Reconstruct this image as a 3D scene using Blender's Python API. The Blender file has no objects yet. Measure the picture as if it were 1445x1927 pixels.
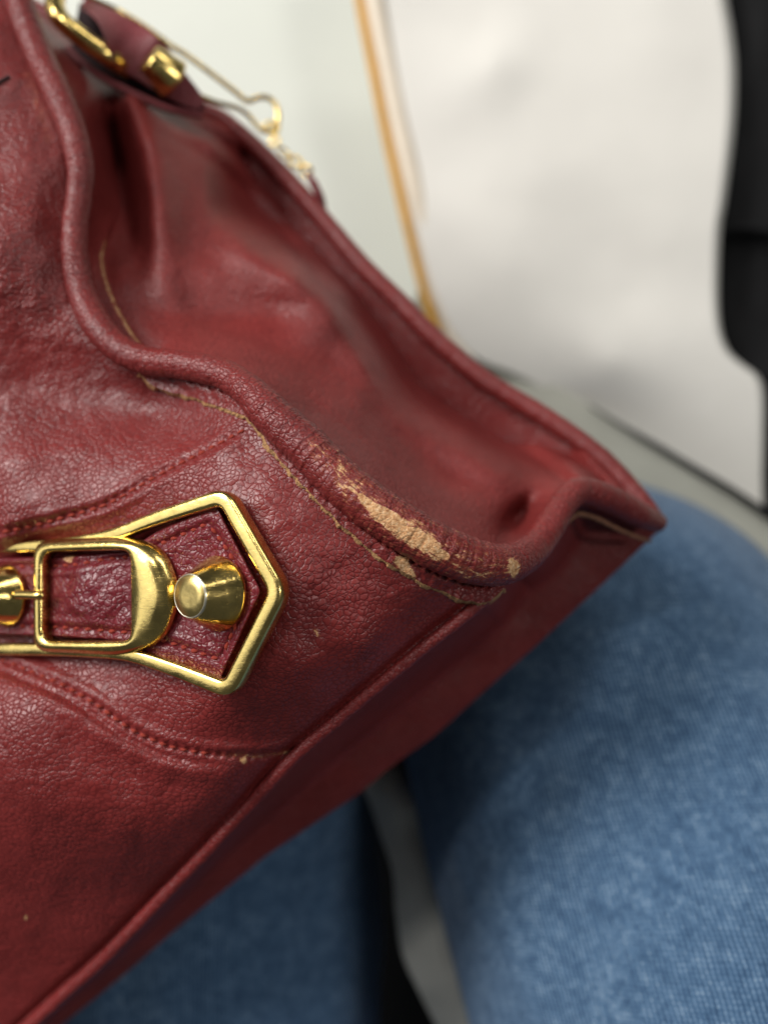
import bpy, math
import numpy as np
from math import radians, pi

# ------------------------------------------------------------------ camera, light, exposure
S = 0.01                       # design unit is the centimetre
D = 16.0                       # camera height above the plane z = 0 (cm)
sc = bpy.context.scene
COL = sc.collection
cam_d = bpy.data.cameras.new("camera")
cam = bpy.data.objects.new("camera", cam_d)
COL.objects.link(cam)
cam.location = (0, 0, D * S)
cam_d.sensor_fit = 'VERTICAL'
cam_d.sensor_height = 36
cam_d.lens = 36 * D / 19.27
cam_d.clip_start = 0.005
cam_d.clip_end = 50
cam_d.dof.use_dof = True
cam_d.dof.focus_distance = (D + 0.25) * S
cam_d.dof.aperture_fstop = cam_d.lens * 1e-3 / (0.54 * S)
sc.camera = cam

world = bpy.data.worlds.new("World")
sc.world = world
world.use_nodes = True
world.node_tree.nodes['Background'].inputs[0].default_value = (0.80, 0.86, 0.90, 1)
world.node_tree.nodes['Background'].inputs[1].default_value = 0.075

def area(name, loc, target, sx, sy, power, col):
    d = bpy.data.lights.new(name, 'AREA')
    d.shape = 'RECTANGLE'; d.size = sx; d.size_y = sy; d.energy = power; d.color = col
    o = bpy.data.objects.new(name, d); COL.objects.link(o)
    from mathutils import Vector
    o.location = loc
    o.rotation_euler = (Vector(target) - Vector(loc)).to_track_quat('-Z', 'Y').to_euler()
    return o
area("ceiling_and_glint_lamp", (-1.20, 0.82, 0.84), (0, 0, 0), 0.95, 0.42, 31, (1.0, 0.97, 0.94))
area("ceiling_and_glint_lamp", (-0.50, 0.90, 1.25), (0, 0, 0), 0.34, 0.09, 4.2, (1.0, 0.98, 0.95))
area("ceiling_and_glint_lamp", (0.55, 1.35, 0.90), (0, 0, 0), 0.9, 0.25, 5.5, (1.0, 0.97, 0.94))
area("gold_fill_light", (-1.40, 0.05, 0.80), (0, 0, 0), 0.6, 1.0, 2.6, (0.93, 0.96, 1.0))  # unseen source, added on the left to brighten the gold
area("ceiling_and_glint_lamp", (0.78, 0.12, 1.10), (0, 0, 0), 0.12, 0.26, 3.4, (1.0, 0.98, 0.95))  # small lamp added for the glints right of the buckle

sc.view_settings.view_transform = 'Standard'
sc.view_settings.look = 'None'
sc.view_settings.exposure = 0.12
sc.view_settings.gamma = 1.0

# ------------------------------------------------------------------ helpers
def Pc(px, py, z):
    """point (cm) seen at photo position (px,py) when it lies at height z"""
    px = np.asarray(px, float); py = np.asarray(py, float); z = np.asarray(z, float)
    k = (D - z) / D / 100.0
    return np.stack([(px - 722.5) * k, (963.5 - py) * k, z + 0 * px], -1)

def smooth(pts, n, closed=False):
    """centripetal-like Catmull-Rom through rows of pts, resampled evenly on the first two columns"""
    p = np.asarray(pts, float)
    if closed:
        p = np.vstack([p[-1], p, p[0], p[1]])
    else:
        p = np.vstack([2 * p[0] - p[1], p, 2 * p[-1] - p[-2]])
    out = []
    for i in range(1, len(p) - 2):
        t = np.linspace(0, 1, 24, endpoint=False)[:, None]
        a, b, c, d = p[i - 1], p[i], p[i + 1], p[i + 2]
        out.append(0.5 * (2 * b + (c - a) * t + (2 * a - 5 * b + 4 * c - d) * t ** 2 + (-a + 3 * b - 3 * c + d) * t ** 3))
    out = np.vstack(out + [p[-2][None]])
    s = np.r_[0, np.cumsum(np.hypot(*np.diff(out[:, :2], axis=0).T))]
    q = np.linspace(0, s[-1], n)
    return np.stack([np.interp(q, s, out[:, k]) for k in range(out.shape[1])], -1)

def polydist(px, py, curve):
    """distance to a polyline, signed side (left of travel negative) and arclength"""
    shp = np.shape(px)
    X = np.ravel(px).astype(float); Y = np.ravel(py).astype(float)
    best = np.full(X.shape, 1e9); side = np.zeros_like(best); arc = np.zeros_like(best)
    acc = 0
    for (x0, y0), (x1, y1) in zip(curve[:-1, :2], curve[1:, :2]):
        dx, dy = x1 - x0, y1 - y0
        L2 = dx * dx + dy * dy + 1e-9
        t = np.clip(((X - x0) * dx + (Y - y0) * dy) / L2, 0, 1)
        d = np.hypot(X - x0 - t * dx, Y - y0 - t * dy)
        m = d < best
        best[m] = d[m]
        side[m] = np.sign((dx * (Y - y0) - dy * (X - x0)))[m]
        arc[m] = (acc + t * math.sqrt(L2))[m]
        acc += math.sqrt(L2)
    return best.reshape(shp), side.reshape(shp), arc.reshape(shp)

class RBF:
    def __init__(self, pts, lam=0.02):
        p = np.asarray(pts, float)
        X = p[:, :2] / 100; z = p[:, 2]; n = len(X)
        r = np.linalg.norm(X[:, None] - X[None], axis=-1)
        K = self.k(r) + lam * np.eye(n)
        Q = np.c_[np.ones(n), X]
        A = np.block([[K, Q], [Q.T, np.zeros((3, 3))]])
        self.w = np.linalg.solve(A, np.r_[z, 0, 0, 0]); self.X = X
    @staticmethod
    def k(r):
        return r * r * np.log(r + 1e-9)
    def __call__(self, px, py):
        shp = np.shape(px)
        x = np.ravel(px) / 100.0; y = np.ravel(py) / 100.0
        out = self.w[-3] + self.w[-2] * x + self.w[-1] * y
        for i, (a, b) in enumerate(self.X):
            out = out + self.w[i] * self.k(np.hypot(x - a, y - b))
        return out.reshape(shp)

def gauss(px, py, x, y, a, b, ang, h):
    c, s = math.cos(radians(ang)), math.sin(radians(ang))
    u = (px - x) * c + (py - y) * s; v = -(px - x) * s + (py - y) * c
    return h * np.exp(-0.5 * ((u / a) ** 2 + (v / b) ** 2))

def sstep(x, a, b):
    t = np.clip((x - a) / (b - a), 0, 1)
    return t * t * (3 - 2 * t)

rng = np.random.RandomState(7)
def vnoise(x, y, seed=0):
    """smooth value noise, -1..1"""
    r = np.random.RandomState(seed).rand(64, 64) * 2 - 1
    xi = np.floor(x).astype(int); yi = np.floor(y).astype(int)
    fx = x - xi; fy = y - yi
    fx = fx * fx * (3 - 2 * fx); fy = fy * fy * (3 - 2 * fy)
    g = lambda i, j: r[i % 64, j % 64]
    return (g(xi, yi) * (1 - fx) * (1 - fy) + g(xi + 1, yi) * fx * (1 - fy)
            + g(xi, yi + 1) * (1 - fx) * fy + g(xi + 1, yi + 1) * fx * fy)

def mesh_obj(name, verts, faces, mat, parent=None, uv=None, attrs=None, smooth_=True):
    """verts in cm, world placed; parent offset removed"""
    me = bpy.data.meshes.new(name)
    v = np.asarray(verts, float) * S
    off = np.array(ORIG.get(parent.name, (0, 0, 0))) if parent else np.zeros(3)
    v = v - off
    me.from_pydata(v.tolist(), [], [tuple(int(i) for i in f) for f in faces])
    if uv is not None:
        lay = me.uv_layers.new(name="UVMap")
        idx = np.zeros(len(me.loops), int); me.loops.foreach_get('vertex_index', idx)
        lay.data.foreach_set('uv', np.asarray(uv, np.float32)[idx].ravel())
    for k, a in (attrs or {}).items():
        at = me.attributes.new(k, 'FLOAT', 'POINT')
        at.data.foreach_set('value', np.asarray(a, np.float32).ravel())
    if smooth_:
        me.polygons.foreach_set('use_smooth', [True] * len(me.polygons))
    me.materials.append(mat)
    o = bpy.data.objects.new(name, me)
    COL.objects.link(o)
    if parent: o.parent = parent
    return o

ORIG = {}
def thing(name, label, cat, loc_cm, group=None):
    o = bpy.data.objects.new(name, None); COL.objects.link(o)
    o.location = [c * S for c in loc_cm]
    o.empty_display_size = 0.01
    o['label'] = label; o['category'] = cat
    if group: o['group'] = group
    ORIG[o.name] = [c * S for c in loc_cm]
    return o
def tag(o, label, cat, group=None):
    o['label'] = label; o['category'] = cat
    if group: o['group'] = group

def gridfaces(nr, nc, closed_c=False):
    f = []
    cc = nc if closed_c else nc - 1
    for i in range(nr - 1):
        a = i * nc
        for j in range(cc):
            k = (j + 1) % nc
            f.append((a + j, a + k, a + nc + k, a + nc + j))
    return f

def sheet(name, V, mat, parent=None, uv=None, attrs=None, flip=False):
    nr, nc = V.shape[:2]
    f = gridfaces(nr, nc)
    if not flip: f = [t[::-1] for t in f]
    return mesh_obj(name, V.reshape(-1, 3), f, mat, parent,
                    None if uv is None else uv.reshape(-1, 2), attrs)

def frames(C, ref=(0, 0, 1), closed=False):
    if closed:
        T = np.roll(C, -1, 0) - np.roll(C, 1, 0)
    else:
        T = np.gradient(C, axis=0)
    T /= np.linalg.norm(T, axis=1)[:, None] + 1e-12
    ref = np.asarray(ref, float)
    N = np.cross(T, ref); N /= np.linalg.norm(N, axis=1)[:, None] + 1e-12
    B = np.cross(N, T)
    return T, N, B      # N sideways, B up

def tube(name, C, rad, mat, parent=None, seg=24, ref=(0, 0, 1), prof=None, closed=False, wearf=None, warp=None, pxy=None, cap=True):
    """sweep a round (or given) profile along C (cm)."""
    C = np.asarray(C, float); n = len(C)
    rad = np.broadcast_to(np.asarray(rad, float), (n,))
    T, N, B = frames(C, ref, closed)
    if prof is None:
        a = np.linspace(0, 2 * pi, seg, endpoint=False)
        prof = np.stack([np.cos(a), np.sin(a)], -1)
    prof = np.asarray(prof, float); m = len(prof)
    R = np.repeat(rad[:, None], m, 1)
    if warp is not None: R = R * warp(n, m)
    V = C[:, None] + R[..., None] * (prof[None, :, 0, None] * N[:, None] + prof[None, :, 1, None] * B[:, None])
    s = np.r_[0, np.cumsum(np.linalg.norm(np.diff(C, axis=0), axis=1))]
    uv = np.stack(np.broadcast_arrays(s[:, None], np.linspace(0, 1, m)[None] * 2 * pi * rad.mean()), -1)
    if closed:
        f = [(i * m + j, i * m + (j + 1) % m, ((i + 1) % n) * m + (j + 1) % m, ((i + 1) % n) * m + j) for i in range(n) for j in range(m)]
    else:
        f = gridfaces(n, m, True)
        if cap:
            f.append(tuple(range(m))[::-1]); f.append(tuple((n - 1) * m + j for j in range(m)))
    f = [t[::-1] for t in f]
    attrs = None
    if wearf is not None:
        q = V.reshape(-1, 3)
        k = D / (D - q[:, 2]) * 100
        attrs = {'wear': wearf(q[:, 0] * k + 722.5, 963.5 - q[:, 1] * k)}
    return mesh_obj(name, V.reshape(-1, 3), f, mat, parent, uv.reshape(-1, 2), attrs)

# ------------------------------------------------------------------ materials
class NT:
    def __init__(self, name):
        self.m = bpy.data.materials.new(name); self.m.use_nodes = True
        self.t = self.m.node_tree; self.b = self.t.nodes['Principled BSDF']
    def n(self, typ, **kw):
        x = self.t.nodes.new(typ)
        for k, v in kw.items():
            if k.startswith('i_'):
                key = k[2:]; key = int(key) if key.isdigit() else key.replace('_', ' ')
                if hasattr(v, 'is_output'): self.t.links.new(v, x.inputs[key])
                else: x.inputs[key].default_value = v
            else: setattr(x, k, v)
        return x
    def l(self, a, b): self.t.links.new(a, b)
    def math(self, op, a, b=0.0, clamp=False):
        x = self.n('ShaderNodeMath', operation=op, use_clamp=clamp)
        for i, v in enumerate((a, b)):
            if hasattr(v, 'is_output'): self.l(v, x.inputs[i])
            else: x.inputs[i].default_value = v
        return x.outputs[0]
    def coord(self, kind='Object', scale=100.0):
        tc = self.n('ShaderNodeTexCoord')
        mp = self.n('ShaderNodeMapping'); self.l(tc.outputs[kind], mp.inputs[0])
        mp.inputs['Scale'].default_value = (scale,) * 3 if not isinstance(scale, tuple) else scale
        return mp.outputs[0]
    def noise(self, vec, scale, detail=3, rough=.5, dist=0.):
        return self.n('ShaderNodeTexNoise', i_Vector=vec, i_Scale=scale, i_Detail=detail, i_Roughness=rough, i_Distortion=dist)
    def ramp(self, fac, stops):
        r = self.n('ShaderNodeValToRGB'); self.l(fac, r.inputs[0])
        e = r.color_ramp.elements
        while len(e) < len(stops): e.new(0.5)
        for el, (p, c) in zip(e, stops):
            el.position = p; el.color = c if len(c) == 4 else (*c, 1)
        return r.outputs[0]
    def mix(self, fac, a, b, typ='MIX'):
        x = self.n('ShaderNodeMix', data_type='RGBA', blend_type=typ)
        for i, v in ((0, fac), (6, a), (7, b)):
            if hasattr(v, 'is_output'): self.l(v, x.inputs[i])
            else: x.inputs[i].default_value = v if not isinstance(v, tuple) or len(v) == 4 else (*v, 1)
        return x.outputs[2]

def leather(name, base=(0.190, 0.023, 0.021), dark=(0.078, 0.006, 0.008), rough=0.37, grain=8.3, depth=1.0, pipe=False, spec=0.37):
    M = NT(name)
    v = M.coord('Object', 100.0)
    warp = M.noise(v, 2.6, 3, .55)
    wv = M.n('ShaderNodeVectorMath', operation='SCALE'); M.l(warp.outputs['Color'], wv.inputs[0]); wv.inputs['Scale'].default_value = 0.24
    av = M.n('ShaderNodeVectorMath', operation='ADD'); M.l(v, av.inputs[0]); M.l(wv.outputs[0], av.inputs[1])
    v2 = av.outputs[0]
    # stretched a little, as the grain of a hide is
    st = M.n('ShaderNodeMapping'); M.l(v2, st.inputs[0]); st.inputs['Scale'].default_value = (1.0, 1.25, 1.1); st.inputs['Rotation'].default_value = (0, 0, 0.5)
    gs = grain
    c1 = M.n('ShaderNodeTexVoronoi', feature='DISTANCE_TO_EDGE', i_Vector=st.outputs[0], i_Scale=gs)
    c2 = M.n('ShaderNodeTexVoronoi', feature='DISTANCE_TO_EDGE', i_Vector=st.outputs[0], i_Scale=grain * 2.3)
    peb = M.n('ShaderNodeTexVoronoi', feature='SMOOTH_F1', i_Vector=st.outputs[0], i_Scale=gs, i_Smoothness=0.25)
    pb = M.math('SUBTRACT', 1.0, M.math('MULTIPLY', peb.outputs[0], peb.outputs[0]))
    e1 = M.math('POWER', M.math('MINIMUM', M.math('MULTIPLY', c1.outputs[0], 5.5), 1.0), 0.7)
    e2 = M.math('POWER', M.math('MINIMUM', M.math('MULTIPLY', c2.outputs[0], 3.5), 1.0), 0.6)
    big = M.noise(v, 0.55, 4, .6)
    area_ = M.ramp(M.noise(v, 0.8, 2, .5).outputs[0], [(0.36, (0.50,) * 3), (0.60, (1,) * 3)])
    fine = M.noise(v, 28, 4, .6)
    wr = M.noise(v, 2.4, 3, .5, .4)
    h = M.math('ADD', M.math('MULTIPLY', M.math('MULTIPLY', e1, area_), 0.42), M.math('MULTIPLY', M.math('MULTIPLY', pb, area_), 0.85))
    h = M.math('ADD', h, M.math('MULTIPLY', wr.outputs[0], 0.7))
    h = M.math('ADD', h, M.math('MULTIPLY', fine.outputs[0], 0.10))
    if pipe:
        uv = M.coord('UV', (1.0, 0.22, 1.0))
        cr = M.noise(uv, 5.0, 5, .65, .6)
        cr2 = M.n('ShaderNodeTexVoronoi', feature='DISTANCE_TO_EDGE', i_Vector=M.coord('UV', (1.0, 0.35, 1.0)), i_Scale=4.0)
        h = M.math('ADD', h, M.math('MULTIPLY', cr.outputs[0], 1.3))
        h = M.math('ADD', h, M.math('MULTIPLY', M.math('MINIMUM', M.math('MULTIPLY', cr2.outputs[0], 5), 1.0), 0.35))
    # colour: base on the grain cells, darker along the cracks between them
    tone = M.ramp(big.outputs[0], [(0.30, (0.80,) * 3), (0.55, (1.0,) * 3), (0.78, (1.12, 1.2, 1.18))])
    col = M.mix(M.math('ADD', M.math('MULTIPLY', e1, 0.55), 0.42, True), (*dark, 1), (*base, 1))
    col = M.mix(1.0, col, tone, 'MULTIPLY')
    # worn through to the bare hide
    at = M.n('ShaderNodeAttribute', attribute_name='wear')
    wn = M.noise(M.coord('UV', (0.9, 3.6, 1.0)), 4.5, 6, .72, .5) if pipe else M.noise(v, 9, 6, .75)
    wn2 = M.noise(v, 34, 3, .7)
    wsum = M.math('ADD', at.outputs['Fac'], M.math('ADD', M.math('MULTIPLY', M.math('SUBTRACT', wn.outputs[0], 0.5), 2.4 if pipe else 1.5),
                  M.math('MULTIPLY', M.math('SUBTRACT', wn2.outputs[0], 0.5), 0.8)))
    gate = M.math('GREATER_THAN', at.outputs['Fac'], 0.02)
    wm = M.ramp(M.math('MULTIPLY', wsum, gate), [(0.50, (0,) * 3), (0.56, (1,) * 3)])
    tan = M.ramp(M.noise(v, 16, 4, .7).outputs[0], [(0.3, (0.34, 0.13, 0.05)), (0.5, (0.60, 0.33, 0.15)), (0.72, (0.80, 0.58, 0.36))])
    halo = M.ramp(M.math('MULTIPLY', wsum, gate), [(0.16, (0,) * 3), (0.52, (1,) * 3)])
    col = M.mix(M.math('MULTIPLY', halo, 0.75), col, (0.30, 0.085, 0.045))
    col = M.mix(wm, col, tan)
    M.l(col, M.b.inputs['Base Color'])
    h = M.math('SUBTRACT', h, M.math('MULTIPLY', wm, 0.5))
    h = M.math('ADD', h, M.math('MULTIPLY', M.math('MULTIPLY', wm, wn2.outputs[0]), 0.9))
    bp = M.n('ShaderNodeBump', i_Height=h, i_Strength=0.85, i_Distance=0.00021 * depth)
    M.l(bp.outputs[0], M.b.inputs['Normal'])
    rr = M.math('ADD', M.math('MULTIPLY', M.noise(v, 1.7, 4, .6).outputs[0], 0.26), rough - 0.13)
    rr = M.math('ADD', rr, M.math('MULTIPLY', wm, 0.45))
    M.l(rr, M.b.inputs['Roughness'])
    M.b.inputs['Specular IOR Level'].default_value = spec
    return M.m

LE = leather('burgundy_leather')
LP = leather('burgundy_piping_leather', pipe=True, rough=0.36, base=(0.190, 0.024, 0.022))
LS = leather('burgundy_gusset_leather', rough=0.42, base=(0.215, 0.030, 0.027), depth=0.9, spec=0.30)
LT = leather('strap_leather', base=(0.16, 0.017, 0.024), rough=0.30, grain=8)

def m_simple(name, col, rough=0.5, metal=0.0, bump=None, spec=0.5, var=0.0, vs=3.0, sheen=0.0):
    M = NT(name)
    v = M.coord('Object', 100.0)
    if var:
        t = M.ramp(M.noise(v, vs, 5, .6).outputs[0], [(0.3, tuple(c * (1 - var) for c in col)), (0.7, tuple(min(1, c * (1 + var)) for c in col))])
        M.l(t, M.b.inputs['Base Color'])
    else: M.b.inputs['Base Color'].default_value = (*col, 1)
    M.b.inputs['Roughness'].default_value = rough; M.b.inputs['Metallic'].default_value = metal
    M.b.inputs['Specular IOR Level'].default_value = spec
    if sheen: M.b.inputs['Sheen Weight'].default_value = sheen
    if bump:
        bp = M.n('ShaderNodeBump', i_Height=M.noise(v, bump[0], 4, .6).outputs[0], i_Strength=bump[1], i_Distance=bump[2])
        M.l(bp.outputs[0], M.b.inputs['Normal'])
    return M.m

def gold(name, rough=0.16, col=(0.82, 0.60, 0.20), pit=1.0):
    M = NT(name)
    v = M.coord('Object', 100.0)
    n = M.noise(v, 1.6, 5, .65)
    c = M.ramp(n.outputs[0], [(0.3, tuple(x * .70 for x in col)), (0.7, tuple(min(1, x * 1.12) for x in col))])
    speck = M.noise(v, 30, 3, .8)
    sp = M.ramp(speck.outputs[0], [(0.66, (0,) * 3), (0.72, (1,) * 3)])
    c = M.mix(M.math('MULTIPLY', sp, 0.55), c, (0.93, 0.86, 0.62))
    M.l(c, M.b.inputs['Base Color'])
    M.b.inputs['Metallic'].default_value = 1.0
    # hairline scratches: thin stretched noise in two directions
    def scr(rot, s):
        mp = M.n('ShaderNodeMapping'); M.l(v, mp.inputs[0]); mp.inputs['Rotation'].default_value = (0.3, 0.2, rot); mp.inputs['Scale'].default_value = (0.8, 26, 4)
        return M.ramp(M.noise(mp.outputs[0], s, 2, .6).outputs[0], [(0.60, (0,) * 3), (0.66, (1,) * 3)])
    sa = M.math('ADD', scr(0.6, 1.6), scr(-1.1, 1.3))
    r = M.math('ADD', M.math('MULTIPLY', n.outputs[0], 0.34), rough - 0.12)
    r = M.math('ADD', r, M.math('MULTIPLY', sa, 0.06))
    M.l(r, M.b.inputs['Roughness'])
    h = M.math('ADD', M.math('MULTIPLY', M.noise(v, 6, 4, .6).outputs[0], 0.6), M.math('MULTIPLY', sa, -0.035))
    h = M.math('ADD', h, M.math('MULTIPLY', sp, 0.10 * pit))
    bp = M.n('ShaderNodeBump', i_Height=h, i_Strength=0.5, i_Distance=0.00012)
    M.l(bp.outputs[0], M.b.inputs['Normal'])
    return M.m
GOLD = gold('polished_gold')
GOLD2 = gold('stud_gold', rough=0.10)
GCAP = gold('stud_cap_gold', rough=0.26, col=(0.80, 0.60, 0.22))
THREAD = m_simple('red_thread', (0.34, 0.036, 0.018), 0.8, bump=(40, .8, .0002), var=.35, vs=30)
RAW = m_simple('raw_hide_edge', (0.43, 0.23, 0.095), 0.85, bump=(22, 1, .0006), var=.55, vs=14)
RAW2 = m_simple('faded_edge', (0.20, 0.085, 0.045), 0.85, bump=(18, 1, .0004), var=.4, vs=9)
EDGE = m_simple('painted_edge', (0.045, 0.006, 0.012), 0.42, bump=(12, .6, .0003), var=.3, vs=8)
DARKP = m_simple('black_mark_matt', (0.01, 0.006, 0.006), 0.9)

# ------------------------------------------------------------------ key curves of the bag (photo x, photo y, height cm, half width px)
A_pts = [(20, -60, -4.7, 27), (45, 30, -4.4, 27), (77, 110, -4.1, 27), (110, 180, -3.8, 27), (138, 250, -3.6, 26), (152, 320, -3.45, 25), (149, 375, -3.35, 24),
         (142, 430, -3.2, 25), (143, 485, -3.05, 26), (154, 545, -2.85, 27), (180, 605, -2.6, 29), (220, 652, -2.4, 28), (275, 678, -2.15, 27), (339, 686, -1.85, 27),
         (395, 697, -1.55, 28), (436, 712, -1.3, 29), (473, 740, -1.05, 32), (510, 780, -0.85, 38), (571, 836, -0.6, 42), (649, 914, -0.35, 44),
         (711, 961, -0.25, 45), (774, 1002, -0.28, 45), (836, 1036, -0.42, 45), (898, 1058, -0.72, 43), (945, 1062, -1.1, 39), (985, 1047, -1.6, 34),
         (1014, 1020, -2.05, 30), (1040, 980, -2.5, 28), (1062, 945, -2.9, 27), (1090, 925, -3.3, 27), (1145, 940, -3.8, 27), (1195, 965, -4.3, 25), (1238, 984, -5.0, 18)]
B_pts = [(-40, -40, -9.0, 15), (60, 10, -9.0, 15), (130, 60, -9.0, 15), (210, 112, -8.9, 15), (300, 165, -8.8, 15), (380, 205, -8.7, 15), (426, 228, -8.6, 15), (508, 302, -8.4, 16),
         (590, 392, -8.1, 17), (678, 496, -7.7, 18), (743, 560, -7.5, 18), (822, 640, -7.2, 18), (910, 713, -6.9, 18), (1020, 781, -6.5, 18),
         (1101, 837, -6.1, 18), (1155, 884, -5.8, 18), (1208, 945, -5.4, 18), (1236, 982, -5.1, 16)]
C_pts = [(922, 1120, -1.5), (860, 1170, -1.5), (800, 1216, -1.5), (740, 1266, -1.5), (690, 1307, -1.55), (640, 1350, -1.65), (560, 1418, -1.85), (480, 1503, -2.15), (400, 1590, -2.5),
         (300, 1695, -3.1), (200, 1800, -3.8), (120, 1872, -4.35), (60, 1927, -4.75), (-30, 2010, -5.3), (-300, 2250, -6.0), (-800, 2690, -6.6)]
E_pts = [(262, 700), (282, 720), (308, 734), (345, 743), (400, 762), (440, 775), (468, 787), (485, 803), (500, 828), (515, 850), (537, 876), (570, 913), (605, 949), (640, 985), (668, 1010), (700, 1037), (736, 1061), (770, 1083),
         (805, 1100), (835, 1114), (861, 1124), (885, 1131), (906, 1133), (925, 1128), (950, 1105)]
A = smooth(A_pts, 900); B = smooth(B_pts, 420); Cc = smooth(C_pts, 700); E = smooth(E_pts, 420)

UP = smooth([(-60, 1020), (0, 1003), (60, 990), (120, 974), (200, 950), (280, 905), (330, 878), (400, 842), (462, 808)], 120)       # upper stitched seam
LO = smooth([(-60, 1222), (0, 1240), (60, 1264), (120, 1290), (180, 1325), (240, 1368), (290, 1393), (330, 1407), (380, 1416), (440, 1422), (500, 1422), (555, 1412)], 140)  # lower stitched seam

# hardware plane (tilted: its left end lies deeper)
TH = radians(24)
O_h = Pc(500, 1120, 0.0)
N_h = np.array([-math.sin(TH), 0.03, math.cos(TH)]); N_h /= np.linalg.norm(N_h)
def Hp(px, py, h):
    """world point on the hardware plane raised by h along its normal, seen at (px,py)"""
    px = np.asarray(px, float); py = np.asarray(py, float)
    d = Pc(px, py, 0.0) - np.array([0, 0, D])
    o = O_h + N_h * 0
    num = (o - np.array([0, 0, D])) @ N_h + h
    t = num / (d @ N_h)
    return np.array([0, 0, D]) + d * t[..., None]

# ------------------------------------------------------------------ front panel relief
def hz(px, py, h=-0.22):
    return Hp(px, py, h)[..., 2]
fp = []
for x, y in [(-50, 1040), (-50, 1130), (-50, 1210), (60, 1040), (60, 1130), (60, 1210), (160, 1040), (160, 1210), (260, 1000), (260, 1130), (260, 1230), (350, 950), (350, 1120), (350, 1280),
             (430, 920), (430, 1030), (430, 1210), (430, 1310), (500, 1000), (500, 1120), (500, 1240), (540, 1110)]:
    fp.append((x, y, float(hz(x, y))))
for p in A_pts[:25]:
    fp.append((p[0], p[1], p[2] - 0.12))
for p in C_pts:
    fp.append((p[0], p[1], p[2] - 0.05))
fp += [  # right of the frame, to the corner
    (590, 1060, -0.22), (600, 1180, -0.30), (560, 1270, -0.40), (680, 1120, -0.42), (690, 1220, -0.62), (780, 1140, -0.85), (620, 1000, -0.30), (540, 920, -0.45), (470, 860, -0.85),
    (500, 1330, -0.75), (430, 1370, -1.0),
    # band above the hardware, up to the seam
    (0, 1015, -2.15), (100, 985, -1.85), (220, 945, -1.55), (340, 890, -1.25), (430, 850, -1.0),
    # ridge above the seam, deep fold above that
    (0, 930, -2.0), (90, 900, -1.95), (200, 870, -1.85), (300, 850, -1.75), (380, 820, -1.6),
    (0, 820, -2.45), (110, 800, -2.65), (210, 785, -2.75), (290, 770, -2.75), (350, 780, -2.2), (60, 730, -2.95), (200, 725, -2.95),
    (0, 650, -2.75), (100, 640, -2.8), (40, 560, -2.5), (110, 520, -2.75), (0, 470, -2.25), (60, 420, -2.6), (0, 350, -2.75), (60, 300, -3.1), (100, 380, -3.1),
    (0, 200, -3.4), (30, 130, -3.7), (0, 50, -4.1), (-50, -50, -4.6), (-50, 300, -2.9), (-50, 600, -2.6),
    # pouch below the lower seam, swelling and rolling away
    (-50, 1270, -2.5), (0, 1300, -1.95), (60, 1330, -1.55), (130, 1360, -1.40), (220, 1430, -1.40), (330, 1470, -1.42), (430, 1480, -1.45), (0, 1400, -1.50), (100, 1450, -1.38), (0, 1520, -1.75),
    (150, 1540, -1.55), (300, 1560, -1.75), (0, 1650, -2.75), (150, 1660, -2.6), (300, 1620, -2.35), (0, 1800, -4.0), (100, 1790, -3.85), (-50, 1900, -5.0)]
Zf = RBF(fp, 0.004)

def zfront(px, py, fine=True):
    z = Zf(px, py)
    du, su, au = polydist(px, py, UP)
    dl, sl, al = polydist(px, py, LO)
    du_s = du * su; dl_s = dl * sl          # positive = below the line (larger y) for left-to-right curves
    inu = sstep(px, 480, 430) if True else 1
    # upper seam: the band overlaps the piece above, pinched by its stitches
    z = z + 0.045 * sstep(du_s, -9, 1) * sstep(du, 90, 20) * inu
    z = z - (0.055 + 0.03 * np.cos(au / 21 * 2 * pi)) * np.exp(-(np.maximum(0, du - 1.5) / 5.0) ** 2) * inu
    z = z + 0.05 * np.exp(-((du_s - 14) / 9) ** 2) * inu + 0.04 * np.exp(-((du_s + 15) / 9) ** 2) * inu
    # lower seam
    inl = sstep(px, 640, 520)
    z = z - (0.05 + 0.025 * np.cos(al / 20 * 2 * pi)) * np.exp(-(np.maximum(0, dl - 1.5) / 5.0) ** 2) * inl
    z = z + 0.05 * np.exp(-((dl_s + 15) / 10) ** 2) * inl
    g = np.where(dl_s > 0, 1, 0)
    z = z - 0.06 * np.exp(-((dl_s - 20) / 8) ** 2) * inl * sstep(px, 470, 330)
    z = z + 0.05 * np.exp(-((dl_s - 38) / 16) ** 2) * inl * sstep(px, 470, 330)
    # folds and puckers
    z = z + gauss(px, py, 520, 960, 40, 8, 35, 0.05) + gauss(px, py, 560, 930, 50, 7, 40, -0.04)
    z = z + gauss(px, py, 230, 1400, 120, 22, 30, 0.10)
    z = z + gauss(px, py, 620, 1330, 90, 14, -42, 0.05) + gauss(px, py, 700, 1240, 90, 12, -42, -0.04)
    z = z + gauss(px, py, 60, 860, 160, 22, -12, 0.10)
    z = z + 0.030 * vnoise(px / 46, py / 40, 3) + 0.012 * vnoise(px / 19, py / 17, 5)
    dc, _, _ = polydist(px, py, Cc[::6])
    z = z - 0.13 * np.exp(-((dc - 17) / 8) ** 2)
    # small raised marks in the upper left, faint vertical creases
    up = sstep(py, 700, 560)
    z = z + up * (0.03 * vnoise(px / 34, py / 60, 9) + 0.008 * vnoise(px / 14, py / 24, 10))
    return z

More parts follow.
